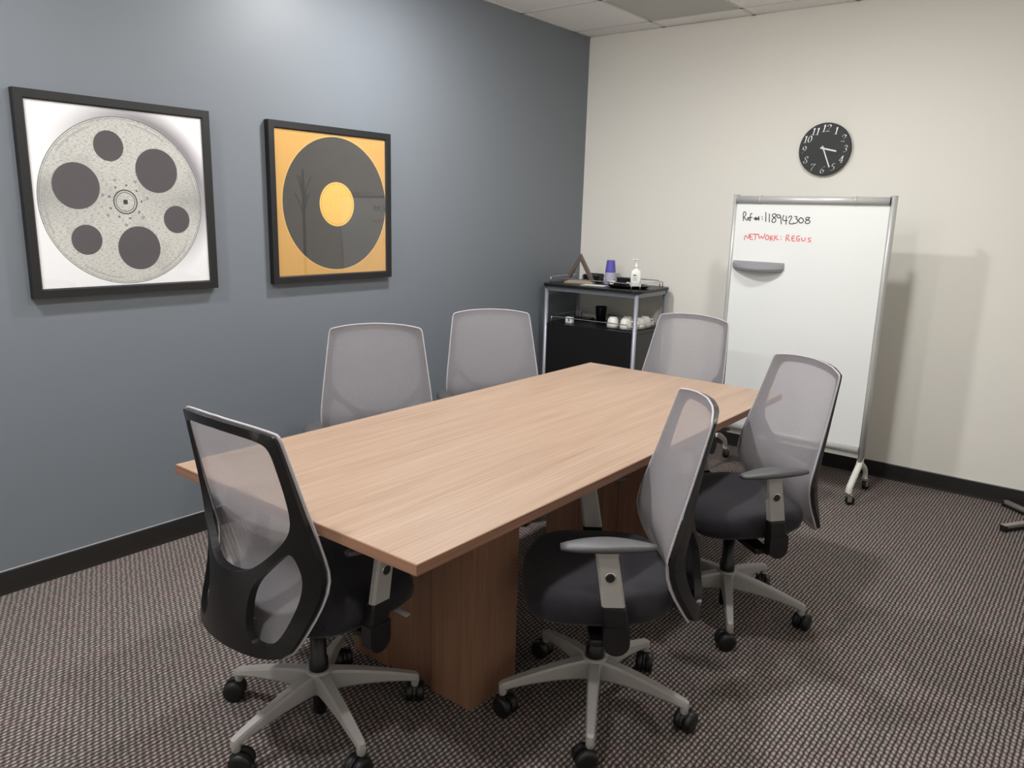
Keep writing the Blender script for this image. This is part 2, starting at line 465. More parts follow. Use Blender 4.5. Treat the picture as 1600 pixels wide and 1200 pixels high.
part('wall_angle', MB().box((0, ROOM_Y, ROOM_Z - .003), (.02, 0, ROOM_Z + .002)).box((0, -.02, ROOM_Z - .003), (ROOM_X, 0, ROOM_Z + .002)), 'ceiling_bar', ceil)
vt = thing('ceiling_vent', 'flat grey air return panel set in the white ceiling grid', 'vent', ((gx[1] + gx[2]) / 2, (gy[1] + gy[2]) / 2, ROOM_Z))
hw, hd = (gx[2] - gx[1]) / 2 - .010, (gy[1] - gy[2]) / 2 - .010
part('panel', MB().box((-hw + .02, -hd + .02, -0.004), (hw - .02, hd - .02, 0.04)), 'vent_grey', vt)
fr = MB()
for a, b in (((-hw, -hd), (hw, -hd + .02)), ((-hw, hd - .02), (hw, hd)), ((-hw, -hd + .02), (-hw + .02, hd - .02)), ((hw - .02, -hd + .02), (hw, hd - .02))):
    fr.box((a[0], a[1], -.006), (b[0], b[1], .04))
part('rim', fr, 'vent_grey', vt)
for (lx, ly, lab) in ((2.13, -1.55, 'round domed ceiling light above the long table side, toward the whiteboard'), (2.05, -3.05, 'round domed ceiling light above the middle of the table'), (2.05, -4.75, 'round domed ceiling light beyond the table, away from the whiteboard'), (0.80, -2.15, 'round domed ceiling light near the blue wall, above the gold record picture'), (0.80, -4.70, 'round domed ceiling light near the blue wall, past the film reel picture')):
    L = thing('ceiling_light_offscreen', lab, 'light', (lx, ly, ROOM_Z), 0, 'ceiling lights')
    part('diffuser_offscreen', MB().lathe([(.002, -.019), (.030, -.018), (.055, -.015), (.070, -.010), (.076, -.001)], 28), 'light_diffuser_bright' if lx < 1 else 'light_diffuser', L)
    part('trim_ring', MB().lathe([(.076, -.001), (.078, -.008), (.098, -.006), (.100, -.001)], 32, cap=False), 'ceiling_bar', L)

# ------------------------------------------------------------------ pictures on the blue wall
def picture(name, label, yc, zc, size, bar, mat):
    o = thing(name, label, 'picture', (0, yc, zc))
    h = size / 2; dep = 0.034
    def bar_mesh(horizontal):
        L = h
        mb = MB()
        # mitred bar along local y at z = +h (outer)
        prof = [(0.002, 0), (dep, 0), (dep, -bar + .006), (dep - .008, -bar), (0.002, -bar)]
        mb.loft([[(x, -(L) - zz * 1.0 * -1 * -1, L + zz) for x, zz in prof], [(x, L + zz, L + zz) for x, zz in prof]], smooth=False)
        return mb
    me = bar_mesh(True).mesh('frame_bar', 'frame_black')
    for k in range(4): put('frame_bar', me, o, (0, 0, 0), (k * PI / 2, 0, 0))
    i = h - bar + .004
    part('print', MB().box((0.004, -i, -i), (0.0245, i, i)), mat, o)
    part('glass', MB().box((0.0270, -i, -i), (0.0280, i, i)), 'glass_pane', o)
    return o
picture('framed_picture', 'black framed square print of a silver film reel on white', -3.381, 1.5295, 0.762, 0.036, 'film_reel_print')
picture('framed_picture', 'black framed square print of a record with gold label on gold ground', -2.323, 1.5285, 0.762, 0.036, 'gold_record_print')

# ------------------------------------------------------------------ wall clock
ck = thing('wall_clock', 'round black wall clock with silver numerals on cream wall', 'clock', (1.719, 0, 1.933))
part('face', MB().lathe([(0.149, 0), (0.1515, 0.004), (0.1515, 0.014), (0.149, 0.0165)], 64, rotx(PI / 2) @ tr(0, 0, 0.012), smooth=False), 'clock_face', ck)
part('movement', MB().box((-.03, -.012, -.03), (.03, 0, .03), .003), 'black_plastic', ck)
DIG = {'0': [[(.30, 1), (.10, .80), (.06, .50), (.10, .18), (.30, 0), (.50, .18), (.54, .5), (.50, .80), (.30, 1)]],
 '1': [[(.10, .80), (.30, .98)], [(.30, .98), (.30, .02)], [(.12, .02), (.48, .02)]],
 '2': [[(.06, .74), (.12, .93), (.32, 1), (.52, .9), (.54, .72), (.40, .48), (.05, .05)], [(.05, .05), (.58, .05)]],
 '3': [[(.08, .86), (.28, 1), (.50, .88), (.48, .68), (.26, .55), (.52, .42), (.55, .2), (.36, .02), (.08, .08)]],
 '4': [[(.42, 1), (.04, .32)], [(.04, .32), (.60, .32)], [(.42, 1), (.42, 0)], [(.28, .02), (.56, .02)]],
 '5': [[(.54, .97), (.18, .97)], [(.18, .97), (.12, .58), (.36, .62), (.55, .42), (.50, .12), (.28, 0), (.06, .08)]],
 '6': [[(.52, .98), (.22, .76), (.07, .36), (.16, .08), (.33, 0), (.54, .14), (.54, .42), (.36, .56), (.12, .40)]],
 '7': [[(.05, .78), (.06, .96)], [(.06, .96), (.58, .96)], [(.58, .96), (.30, .4), (.22, 0)]],
 '8': [[(.30, .54), (.10, .72), (.14, .93), (.32, 1), (.50, .92), (.50, .72), (.30, .54), (.06, .30), (.10, .08), (.30, 0), (.52, .08), (.55, .28), (.30, .54)]]}
DIG['9'] = [[(.62 - x, 1 - y) for x, y in ln] for ln in DIG['6']]
def numeral(txt, H):
    """italic numerals with thick and thin strokes, drawn as raised ribbons"""
    mb = MB(); adv = 0.60; W = adv * len(txt)
    for k, ch in enumerate(txt):
        for ln in DIG[ch]:
            pts = chaikin(ln, 2, closed=False) if len(ln) > 3 else ln
            pts = [((x + k * adv - W / 2 + .22 * (y - .5)) * H, (y - .5) * H) for x, y in pts]
            for (x0_, y0_), (x1_, y1_) in zip(pts, pts[1:]):
                for nx, ny in ((.062 * H, .012 * H), (-.010 * H, .030 * H)):
                    q = [(x0_ - nx, y0_ - ny), (x0_ + nx, y0_ + ny), (x1_ + nx, y1_ + ny), (x1_ - nx, y1_ - ny)]
                    ar = sum(q[i][0] * q[(i + 1) % 4][1] - q[(i + 1) % 4][0] * q[i][1] for i in range(4))
                    if abs(ar) < 1e-9: continue
                    mb.prism(q if ar > 0 else q[::-1], 0, 0.0012)
    return mb.mesh('numeral', 'clock_mark')
for hnum in range(1, 13):
    a = hnum * PI / 6
    put('numeral', numeral(str(hnum), 0.040), ck, (0.119 * math.sin(a), -0.0285, 0.119 * math.cos(a)), (PI / 2, 0, 0))
def hand(name, ang, L, tail, wd, yy):
    mb = MB().prism([(-wd * .5, -tail), (wd * .5, -tail), (wd * .5, L), (-wd * .5, L)], 0, 0.0015)
    part(name, mb, 'white_plastic', ck, (-.006, yy, .004), (PI / 2, 0, 0)).rotation_euler = (PI / 2, ang, 0)
hand('hour_hand', math.radians(103), 0.078, 0.018, 0.0085, -0.0305)
hand('minute_hand', math.radians(157), 0.118, 0.016, 0.0065, -0.033)
part('hub', MB().lathe([(0.007, 0), (0.007, 0.008), (0.004, 0.010)], 14, tr(-.006, -0.028, .004) @ rotx(PI / 2)), 'white_plastic', ck)

# ------------------------------------------------------------------ conference table
TX0, TY0, TX1, TY1 = 1.076, -3.800, 2.110, -1.470
TZ, TT = 0.745, 0.029
tb = thing('conference_table', 'long oak laminate conference table on two wooden pedestals', 'table', ((TX0 + TX1) / 2, (TY0 + TY1) / 2, 0), 0.0047)
hx, hy = (TX1 - TX0) / 2, (TY1 - TY0) / 2
part('tabletop', MB().box((-hx + .002, -hy + .002, TZ - TT), (hx - .002, hy - .002, TZ), 0.0012), 'oak_top', tb)
for s in (-1, 1):
    part('edge_band', MB().box((min(s * hx, s * (hx - .004)), -hy, TZ - TT - .0004), (max(s * hx, s * (hx - .004)), hy, TZ - .0012), 0.0008), 'oak_edge_y', tb)
    part('edge_band', MB().box((-hx + .001, min(s * hy, s * (hy - .004)), TZ - TT - .0004), (hx - .001, max(s * hy, s * (hy - .004)), TZ - .0012), 0.0008), 'oak_edge_x', tb)
px, pd = 0.272, 0.112
for s in (-1, 1):
    cy = s * 0.575
    ped = part('pedestal', MB().box((-px + .06, cy - pd + .010, 0.0), (px - .06, cy + pd - .010, TZ - TT), 0.001), 'oak_leg', tb)
    for q in (-1, 1):
        a, b = sorted((q * px, q * (px - .17)))
        part('pedestal_end', MB().box((a, cy - pd, 0.0), (b, cy + pd, TZ - TT), 0.0015), 'oak_leg', ped)
    part('mounting_plate', MB().box((-.2, cy - .17, TZ - TT - .006), (.2, cy + .17, TZ - TT)), 'black_plastic', ped)

# ------------------------------------------------------------------ office chair
# chair coordinates: forward = +y, right = +x, origin on the floor under the column
ZT = [0.380, 0.440, 0.520, 0.590, 0.660, 0.800, 0.985, 1.02]
YR = [-0.250, -0.212, -0.168, -0.150, -0.163, -0.203, -0.253, -0.262]
DF = [0.030, 0.070, 0.105, 0.112, 0.085, 0.046, 0.032, 0.030]     # depth of the plastic shell behind the rim
DM = [0.022, 0.024, 0.026, 0.028, 0.030, 0.030, 0.030, 0.029]     # dish of the mesh
def rim_y(z): return spline(ZT, YR, z)
half = [(0.0, 0.388), (0.10, 0.388), (0.165, 0.391), (0.197, 0.402), (0.214, 0.44), (0.232, 0.505), (0.246, 0.575), (0.247, 0.635),
        (0.239, 0.715), (0.226, 0.82), (0.213, 0.925), (0.208, 0.965), (0.203, 0.985), (0.190, 0.992), (0.11, 1.004), (0.0, 1.008)]
def outline(grow=0.0):
    h = chaikin(half, 1, closed=False)
    h = [(x + (grow if x > 0.02 else 0), z + (grow * (1 if z > 0.97 else (-1 if z < 0.40 else 0)))) for x, z in h]
    return h + [(-x, z) for x, z in reversed(h[1:-1])]
def half_w(z):
    best = 0.2
    for (x0, z0), (x1, z1) in zip(half, half[1:]):
        if z0 <= z <= z1 and z1 > z0: best = x0 + (x1 - x0) * (z - z0) / (z1 - z0); 
    return max(best, 0.19)
win_h = [(0.0, 0.598), (0.05, 0.600), (0.095, 0.622), (0.15, 0.672), (0.190, 0.722), (0.201, 0.765), (0.197, 0.83), (0.188, 0.90), (0.181, 0.945), (0.165, 0.968), (0.09, 0.978), (0.0, 0.981)]
win_h2 = chaikin(win_h, 2, closed=False)
window = win_h2 + [(-x, z) for x, z in reversed(win_h2[1:-1])]
low = chaikin([(0.196, 0.672), (0.212, 0.620), (0.211, 0.560), (0.190, 0.480), (0.172, 0.440), (0.140, 0.424), (0.108, 0.428), (0.088, 0.460), (0.084, 0.520), (0.094, 0.575), (0.130, 0.622), (0.178, 0.672)], 2)
low_l = [(-x, z) for x, z in reversed(low)]
def inpoly(p, poly):
    x, y = p; c = False; n = len(poly)
    for i in range(n):
        x0, y0 = poly[i]; x1, y1 = poly[i - 1]
        if (y0 > y) != (y1 > y) and x < (x1 - x0) * (y - y0) / (y1 - y0) + x0: c = not c
    return c
def fill2d(outer, holes, step):
    """triangles of a polygon with holes and inner points"""
    pts, edges = [], []
    for loop in [outer] + holes:
        o = len(pts); n = len(loop); pts += [Vector(p) for p in loop]
        edges += [(o + i, o + (i + 1) % n) for i in range(n)]
    bd = list(pts)
    zs = [p[1] for p in outer]; xs = [p[0] for p in outer]
    z = min(zs) + step * .5
    while z < max(zs):
        x = -round(max(xs) / step) * step
        while x <= max(xs):
            if inpoly((x, z), outer) and not any(inpoly((x, z), h) for h in holes):
                if min((Vector((x, z)) - b).length_squared for b in bd) > (step * .45) ** 2: pts.append(Vector((x, z)))
            x += step
        z += step
    r = geometry.delaunay_2d_cdt(pts, edges, [], 0, 1e-6)
    V, F = r[0], r[2]
    tri = []
    for f in F:
        c = sum((V[i] for i in f), Vector((0, 0))) / len(f)
        if inpoly(c, outer) and not any(inpoly(c, h) for h in holes): tri.append(tuple(f))
    return V, tri
def shellmesh(name, mat, V, F, yfun, thick, smooth_side=False):
    n = len(V); mb = MB()
    vs = [(p[0], yfun(p[0], p[1]), p[1]) for p in V]
    if not thick:
        mb.add(vs, F, True); return mb.mesh(name, mat, fix=False)
    vb = [(p[0], yfun(p[0], p[1]) - thick(p[0], p[1]), p[1]) for p in V]
    mb.add(vs + vb, [f for f in F] + [tuple(n + i for i in reversed(f)) for f in F], True)
    cnt = {}
    for f in F:
        for a, b in zip(f, f[1:] + f[:1]): cnt[(a, b)] = 1
    o2 = len(mb.v)
    for (a, b) in list(cnt):
        if (b, a) not in cnt:
            k = len(mb.v); mb.add([vs[a], vs[b], vb[b], vb[a]], [(0, 1, 2, 3)], False)
    return mb.mesh(name, mat)
def smax(x, z):
    return max(0.0, 1 - (abs(x) / half_w(z)) ** 2)
def y_frame(x, z): return rim_y(z) - spline(ZT, DF, z) * smax(x, z) ** 0.8
def y_mesh(x, z): return rim_y(z) + 0.005 - spline(ZT, DM, z) * smax(x, z)
CH = {}
V, F = fill2d(outline(-0.002), [window, low, low_l], 0.022)
CH['back_frame'] = shellmesh('back_frame', 'black_plastic', V, F, y_frame, lambda x, z: 0.007 + 0.009 * min(1, max(0, (0.95 - z) / 0.25)) + 0.008 * smax(x, z))
V, F = fill2d(outline(0.001), [], 0.03)
CH['back_mesh'] = shellmesh('back_mesh', 'mesh_fabric', V, F, y_mesh, None)
CH['edge_trim'] = MB().tube([(x, y_mesh(x, z) - .002, z) for x, z in outline(0.000)], 0.0034, 6, closed=True).mesh('edge_trim', 'trim_grey')
# seat cushion: stacked superellipse rings
def seat_ring(sc, z, dz_front, dome, n=44):
    out = []
    for k in range(n):
        a = 2 * PI * k / n; c, s = math.cos(a), math.sin(a); e = 2 / 3.6
        x = 0.250 * sc * math.copysign(abs(c) ** e, c); y = 0.222 * sc * math.copysign(abs(s) ** e, s)
        fx = 1 - 0.06 * max(0, -y / 0.236)           # narrower at the rear
        yy = y + 0.012
        drop = dz_front * max(0, y / 0.236 - 0.35) ** 2 * 1.6
        rise = 0.012 * max(0, -y / 0.236) ** 2
        out.append((x * fx, yy, z - drop + rise + dome * (x / 0.25) ** 2))
    return out
CH['seat'] = MB().loft([seat_ring(s, z, d, b) for s, z, d, b in
    ((0.80, 0.402, .02, 0), (0.93, 0.405, .025, 0), (0.985, 0.420, .03, 0), (1.0, 0.440, .035, .004), (0.985, 0.462, .04, .008), (0.94, 0.478, .045, .012), (0.85, 0.488, .045, .014), (0.65, 0.492, .045, .014), (0.4, 0.490, .045, .012), (0.15, 0.488, .045, .010))]).mesh('seat', 'seat_fabric')
CH['seat_pan'] = MB().loft([seat_ring(s, z, .02, 0) for s, z in ((0.60, 0.384), (0.78, 0.390), (0.86, 0.400), (0.86, 0.412))]).mesh('seat_pan', 'black_plastic')
CH['tilt_mechanism'] = MB().box((-.075, -.13, .345), (.075, .13, .392), .012).box((-.255, -.01, .352), (.255, .05, .374), .006).box((-.05, -.265, .365), (.05, -.10, .392), .008).mesh('tilt_mechanism', 'black_plastic')
CH['back_bracket'] = MB().loft([[(-.06, -.20, .372), (.06, -.20, .372), (.06, -.20, .39), (-.06, -.20, .39)], [(-.06, -.262, .376), (.06, -.262, .376), (.06, -.25, .396), (-.06, -.25, .396)], [(-.06, -.285, .43), (.06, -.285, .43), (.06, -.262, .43), (-.06, -.262, .43)]], smooth=False).mesh('back_bracket', 'black_plastic')
CH['lever'] = MB().tube([(0.06, .12, .37), (.17, .145, .368), (.225, .15, .362)], [.006, .006, .008], 8, sx=.6, sy=1.5).mesh('lever', 'grey_plastic')
# arms (x side s)
def arm(s):
    X = 0.273 * s
    # pad: elongated rounded shape, thicker in the middle, end tilted
    rings = []
    for i in range(13):
        t = i / 12; y = -0.112 + 0.256 * t
        wv = 0.042 * math.sin(PI * min(max((t * 0.93 + 0.035), 0.0), 1)) ** 0.45
        if t < .5: wv *= (0.74 + 0.52 * t)
        top = 0.668 + 0.012 * math.sin(PI * t) - 0.004 * t
        bot = top - 0.026 * math.sin(PI * (0.08 + 0.84 * t)) ** 0.5
        rg = []
        for k in range(12):
            a = 2 * PI * k / 12
            cx, cz = math.cos(a), math.sin(a)
            rg.append((X + wv * math.copysign(abs(cx) ** .8, cx), y, (top + bot) / 2 + (top - bot) / 2 * math.copysign(abs(cz) ** .7, cz)))
        rings.append(rg)
    pad = MB().loft(rings).mesh('arm_pad', 'arm_pad')
    def sect(y, z, wx, wy, b=.006):
        return [(X - wx, y - wy + b, z), (X - wx + b, y - wy, z), (X + wx - b, y - wy, z), (X + wx, y - wy + b, z), (X + wx, y + wy - b, z), (X + wx - b, y + wy, z), (X - wx + b, y + wy, z), (X - wx, y + wy - b, z)]
    post = MB().loft([sect(-.006, .488, .0125, .032), sect(.006, .56, .0125, .031), sect(.019, .632, .0125, .030), sect(.021, .652, .016, .034)], smooth=False).mesh('arm_post', 'grey_plastic')
    sl = MB().loft([sect(-.016, .425, .016, .034), sect(-.007, .482, .0155, .0345), sect(-.006, .490, .0145, .0335)], smooth=False)
    poly = []
    for k in range(17):
        a = PI + PI * k / 16
        poly.append((-0.018 + 0.036 * math.cos(a), .385 + 0.036 * math.sin(a)))
    poly += [(.019, .432), (-.053, .432)]
    # round-ended lower housing, extruded in x
    mt = Matrix(((0, 0, 1, 0), (1, 0, 0, 0), (0, 1, 0, 0), (0, 0, 0, 1)))
    sl.prism(poly, X - .019, X + .019, mt)
    a, b = sorted((0.24 * s, X))
    sl.box((a, -.03, .354), (b, .012, .378), .004)
    sleeve = sl.mesh('arm_sleeve', 'black_plastic')
    xb = X + s * .0125
    but = MB().lathe([(.0125, 0), (.0125, .004), (.010, .006)], 18, tr(xb, .009, .578) @ roty(s * PI / 2)).mesh('post_button', 'black_rubber')
    ringm = MB().lathe([(.0125, 0), (.0145, 0), (.0145, .0025), (.0125, .0025)], 18, tr(xb, .009, .578) @ roty(s * PI / 2), cap=False).mesh('button_ring', 'chrome')
    return pad, post, sleeve, but, ringm
ARMS = [arm(-1), arm(1)]
# five-star base (local x along the leg)
def leg_mesh():
    rings = []
    for i in range(10):
        t = i / 9; x = 0.02 + 0.272 * t
        zt = 0.168 - 0.062 * t ** 1.35; hh = 0.044 * (1 - t) ** 1.3 + 0.025; wt = 0.006 * (1 - t) + 0.0095; wb = 0.007 * (1 - t) + 0.0135
        zb = zt - hh
        rings.append([(x, -wt, zt), (x, wt, zt), (x, wb * .92, zt - .008), (x, wb, zb + .006), (x, wb * .8, zb), (x, -wb * .8, zb), (x, -wb, zb + .006), (x, -wb * .92, zt - .008)])
    x = 0.302; zt = 0.100
    rings.append([(x, -.007, zt), (x, .007, zt), (x, .009, zt - .006), (x, .010, zt - .02), (x, .008, zt - .024), (x, -.008, zt - .024), (x, -.010, zt - .02), (x, -.009, zt - .006)])
    mb = MB().loft(rings, smooth=False)
    mb.lathe([(.0095, .060), (.0125, .066), (.0130, .088), (.012, .098)], 14, tr(.290, 0, 0))
    return mb.mesh('leg', 'grey_plastic')
CH['leg'] = leg_mesh()
def caster_mesh(trail):
    mb = MB(); R = 0.0325
    c = Vector((.290, 0, 0)); d = rotz(trail)
    mt = tr(.290, 0, 0) @ d @ tr(.014, 0, R)
    for s in (-1, 1):
        prof = [(.006, s * .004), (R * .9, s * .005), (R, s * .008), (R, s * .022), (R * .93, s * .0265), (R * .62, s * .029), (.004, s * .029)]
        mb.lathe(prof, 22, mt @ rotx(PI / 2))
    # hood over the wheels
    hood = []
    for s in (-1, 1):
        ring_ = []
    for k in range(13):
        a = math.radians(-10 + 200 * k / 12)
    poly = [(math.cos(math.radians(a)) * R * 1.06, math.sin(math.radians(a)) * R * 1.06) for a in range(-5, 186, 19)]
    mb.prism(poly, -.0045, .0045, mt @ rotx(PI / 2))
    mb.lathe([(.008, .02), (.011, .045), (.011, .064)], 12, tr(.290, 0, 0))
    return mb.mesh('caster', 'black_rubber')
CASTERS = [caster_mesh(a) for a in (0.4, 2.2, -1.2, 1.3, -2.6)]
CH['hub'] = MB().lathe([(.026, .096), (.034, .100), (.036, .135), (.040, .165), (.036, .172), (.030, .172)], 24).mesh('hub', 'grey_plastic')
CH['gas_lift'] = MB().lathe([(.018, .025), (.021, .03), (.021, .13), (.0285, .165), (.0285, .205), (.024, .211), (.024, .300), (.0145, .302), (.0145, .375)], 22).mesh('gas_lift', 'black_plastic')
def office_chair(label, x, y, seat_rot, base_rot, k, arm_drop=0.0):
    c = thing('office_chair', label, 'chair', (x, y, 0), 0, 'mesh back office chairs around the table')
    r = (0, 0, seat_rot)
    put('seat', CH['seat'], c, rot=r); put('seat_pan', CH['seat_pan'], c, rot=r)
    tm = put('tilt_mechanism', CH['tilt_mechanism'], c, rot=r); put('lever', CH['lever'], tm); put('back_bracket', CH['back_bracket'], tm)
    put('back_frame', CH['back_frame'], c, rot=r)
    bm_ = put('back_mesh', CH['back_mesh'], c, rot=r); put('edge_trim', CH['edge_trim'], bm_)
    for pad, post, sleeve, but, rg in ARMS:
        put('arm_pad', pad, c, loc=(0, 0, -arm_drop), rot=r)
        po = put('arm_post', post, c, loc=(0, 0, -arm_drop), rot=r); put('post_button', but, po); put('button_ring', rg, po)
        put('arm_sleeve', sleeve, c, rot=r)
    put('hub', CH['hub'], c); put('gas_lift', CH['gas_lift'], c)
    for i in range(5):
        lg = put('leg', CH['leg'], c, rot=(0, 0, base_rot + i * 2 * PI / 5))
        put('caster', CASTERS[(i + k) % 5], lg)
    return c
office_chair('mesh back office chair at table end opposite the whiteboard, its back to the room', 1.543, -3.642, 0.015, 3.496, 0)
office_chair('mesh back office chair at long table side away from blue wall, farther from the whiteboard', 2.134, -3.038, 2.245, 3.996, 1)
office_chair('mesh back office chair at long table side away from blue wall, closer to the whiteboard', 2.200, -2.180, 2.490, 5.180, 2)
office_chair('mesh back office chair at table end between serving cart and whiteboard', 1.452, -1.345, 3.083, 0.5, 3)
office_chair('mesh back office chair between table and blue wall, farther from the serving cart', 0.829, -2.756, -2.264, 0.2, 4, 0.062)
office_chair('mesh back office chair between table and blue wall, next to the serving cart', 0.821, -1.943, -2.277, 0.9, 0, 0.058)

# ------------------------------------------------------------------ mobile whiteboard
WX0, WX1, WY = 1.381, 2.238, -0.45
wb = thing('mobile_whiteboard', 'white marker board on silver frame with casters', 'whiteboard', ((WX0 + WX1) / 2, WY, 0))
HWB = (WX1 - WX0) / 2
part('panel', MB().box((-HWB + .012, -.022, .262), (HWB - .012, .008, 1.625), .002), 'whiteboard', wb)
for s in (-1, 1):
    part('upright', MB().tube([(s * HWB, 0, z) for z in (.205, .6, 1.1, 1.655)], 1.0, 20, sx=.016, sy=.028, up=(1, 0, 0)), 'silver_paint', wb)
bar = MB().tube([(-HWB + .012, -.018, 1.625), (0, -.018, 1.625), (HWB - .012, -.018, 1.625)], .0225, 18)
tbar = part('top_bar', bar, 'silver_paint', wb)
for x in (-.278, .243):
    part('clip', MB().tube([(x - .006, -.018, 1.626), (x + .006, -.018, 1.626)], .0245, 18), 'silver_paint', tbar)
for s in (-1, 1):
    part('end_cap', MB().tube([(s * (HWB - .020), -.018, 1.625), (s * (HWB - .012), -.018, 1.625)], .0235, 18), 'tray_grey', tbar)
lbar = part('bottom_bar', MB().tube([(-HWB + .012, -.018, .272), (HWB - .012, -.018, .272)], .0195, 18), 'silver_paint', wb)
part('bottom_rail', MB().box((-HWB + .012, -.012, .222), (HWB - .012, .006, .256), .002), 'ivory_paint', wb)
# feet: one curved tube in front, one strap leg behind
for s in (-1, 1):
    path = chaikin([(s * HWB, 0, .225), (s * HWB, -.012, .190), (s * HWB, -.075, .155), (s * HWB, -.140, .115), (s * HWB, -.170, .095), (s * HWB, -.176, .062)], 2, closed=False)
    part('front_foot', MB().tube(path, .0175, 12), 'ivory_paint', wb)
    path = chaikin([(s * HWB, 0, .222), (s * HWB, .010, .190), (s * HWB, .075, .160), (s * HWB, .135, .125), (s * HWB, .152, .100), (s * HWB, .155, .066)], 2, closed=False)
    part('rear_foot', MB().tube(path, .016, 12, sx=.8, sy=1.1), 'ivory_paint', wb)
    for yy, ang in ((-.176, .35 + s * .2), (.155, 1.2)):
        mt = tr(s * HWB, yy, 0) @ rotz(ang)
        ca = part('caster', MB().lathe([(.004, -.010), (.022, -.010), (.0255, -.007), (.0255, .007), (.022, .010), (.004, .010)], 20, mt @ tr(.012, 0, .0255) @ rotx(PI / 2)), 'black_rubber', wb)
        part('fork', MB().box((-.004, -.016, .020), (.018, -.0125, .058), .001, mt).box((-.004, .0125, .020), (.018, .016, .058), .001, mt).box((-.008, -.016, .052), (.018, .016, .060), .001, mt).lathe([(.016, .058), (.0175, .060), (.0175, .070), (.016, .072)], 16, mt), 'chrome', ca)
# pen tray: shallow bow-fronted dish
ty0, tz0 = -.022, 1.272
x0, x1 = 1.402 - (WX0 + WX1) / 2, 1.706 - (WX0 + WX1) / 2
tray = MB(); bow = []
N = 16
for i in range(N + 1):
    t = i / N; bow.append((x0 + (x1 - x0) * t, ty0 - .012 - .062 * math.sin(PI * t) ** 0.8))
outer = [(x0, ty0)] + bow + [(x1, ty0)]
def scaled(poly, f): 
    cx = (x0 + x1) / 2; return [(cx + (x - cx) * f, ty0 + (y - ty0) * f) for x, y in poly]
def sag(x): return .016 * math.sin(PI * min(1, max(0, (x - x0) / (x1 - x0)))) ** .8
rings = [[(x, y, z - (sag(x) * g if y < ty0 - .001 else 0)) for x, y in scaled(outer, f)] for f, z, g in ((.80, tz0 - .052, 0), (.93, tz0 - .047, 0), (1.0, tz0 - .030, .4), (1.0, tz0 - .006, 1), (.965, tz0 - .006, 1), (.94, tz0 - .030, .4), (.75, tz0 - .036, 0))]
tray.loft(rings, smooth=False)
pt = part('pen_tray', tray, 'tray_grey', wb)
part('tray_back', MB().box((x0, ty0 - .005, tz0 - .036), (x1, ty0, tz0 + .004), .002), 'tray_grey', pt)
# handwriting, strokes as thin ink on the board surface
def strokes(name, mat, lines, wd):
    mb = MB(); ysurf = WY - .0225
    for ln in lines:
        pts = chaikin([(float(a), float(b)) for a, b in ln], 2, closed=False) if len(ln) > 2 else ln
        P = []
        for a, b in pts:
            q = on_plane(1140 + a * .09375, 320 + b * .09375, 1, ysurf); P.append(Vector((q.x - (WX0 + WX1) / 2, q.z)))
        n = len(P); vs = []
        for i in range(n):
            t = (P[min(i + 1, n - 1)] - P[max(i - 1, 0)])
            if t.length < 1e-6: t = Vector((1, 0))
            t.normalize(); nn = Vector((-t.y, t.x)) * wd / 2
            e = t * wd * .35 * (-1 if i == 0 else (1 if i == n - 1 else 0))
            for sgn in (1, -1):
                q = P[i] + e + nn * sgn; vs.append((q.x, -.0225, q.y))
        mb.add(vs, [(2 * i, 2 * i + 1, 2 * i + 3, 2 * i + 2) for i in range(n - 1)])
    o = put(name, mb.mesh(name, mat, fix=False), wb); return o
ref = [[(230, 265), (226, 135), (250, 112), (276, 135), (264, 185), (236, 206), (262, 230), (288, 262)],
       [(300, 236), (326, 228), (318, 206), (300, 220), (302, 250), (330, 258)],
       [(374, 152), (354, 142), (346, 178), (342, 268)], [(326, 216), (374, 210)],
       [(404, 226), (492, 221)], [(416, 243), (490, 239)], [(436, 204), (440, 258)], [(484, 194), (487, 258)],
       [(541, 200), (545, 204)], [(543, 238), (547, 242)],
       [(605, 128), (603, 278)], [(663, 152), (661, 286)],
       [(776, 162), (740, 146), (704, 172), (728, 208), (772, 236), (768, 280), (730, 300), (700, 276), (714, 236), (764, 198), (778, 164)],
       [(852, 188), (820, 158), (788, 180), (794, 216), (830, 222), (852, 190), (855, 250), (862, 320)],
       [(902, 175), (875, 263), (957, 263)], [(946, 190), (938, 325)],
       [(984, 215), (1010, 182), (1040, 196), (1026, 236), (994, 286), (998, 320), (1062, 318)],
       [(1084, 195), (1134, 198), (1100, 234), (1138, 246), (1132, 292), (1090, 314), (1062, 304)],
       [(1186, 215), (1150, 244), (1158, 296), (1196, 308), (1234, 276), (1226, 234), (1186, 215)],
       [(1334, 214), (1284, 208), (1262, 234), (1296, 256), (1338, 262), (1336, 302), (1296, 318), (1258, 302), (1264, 270), (1310, 246), (1336, 214)]]
strokes('black_handwriting', 'marker_black', ref, .0056)
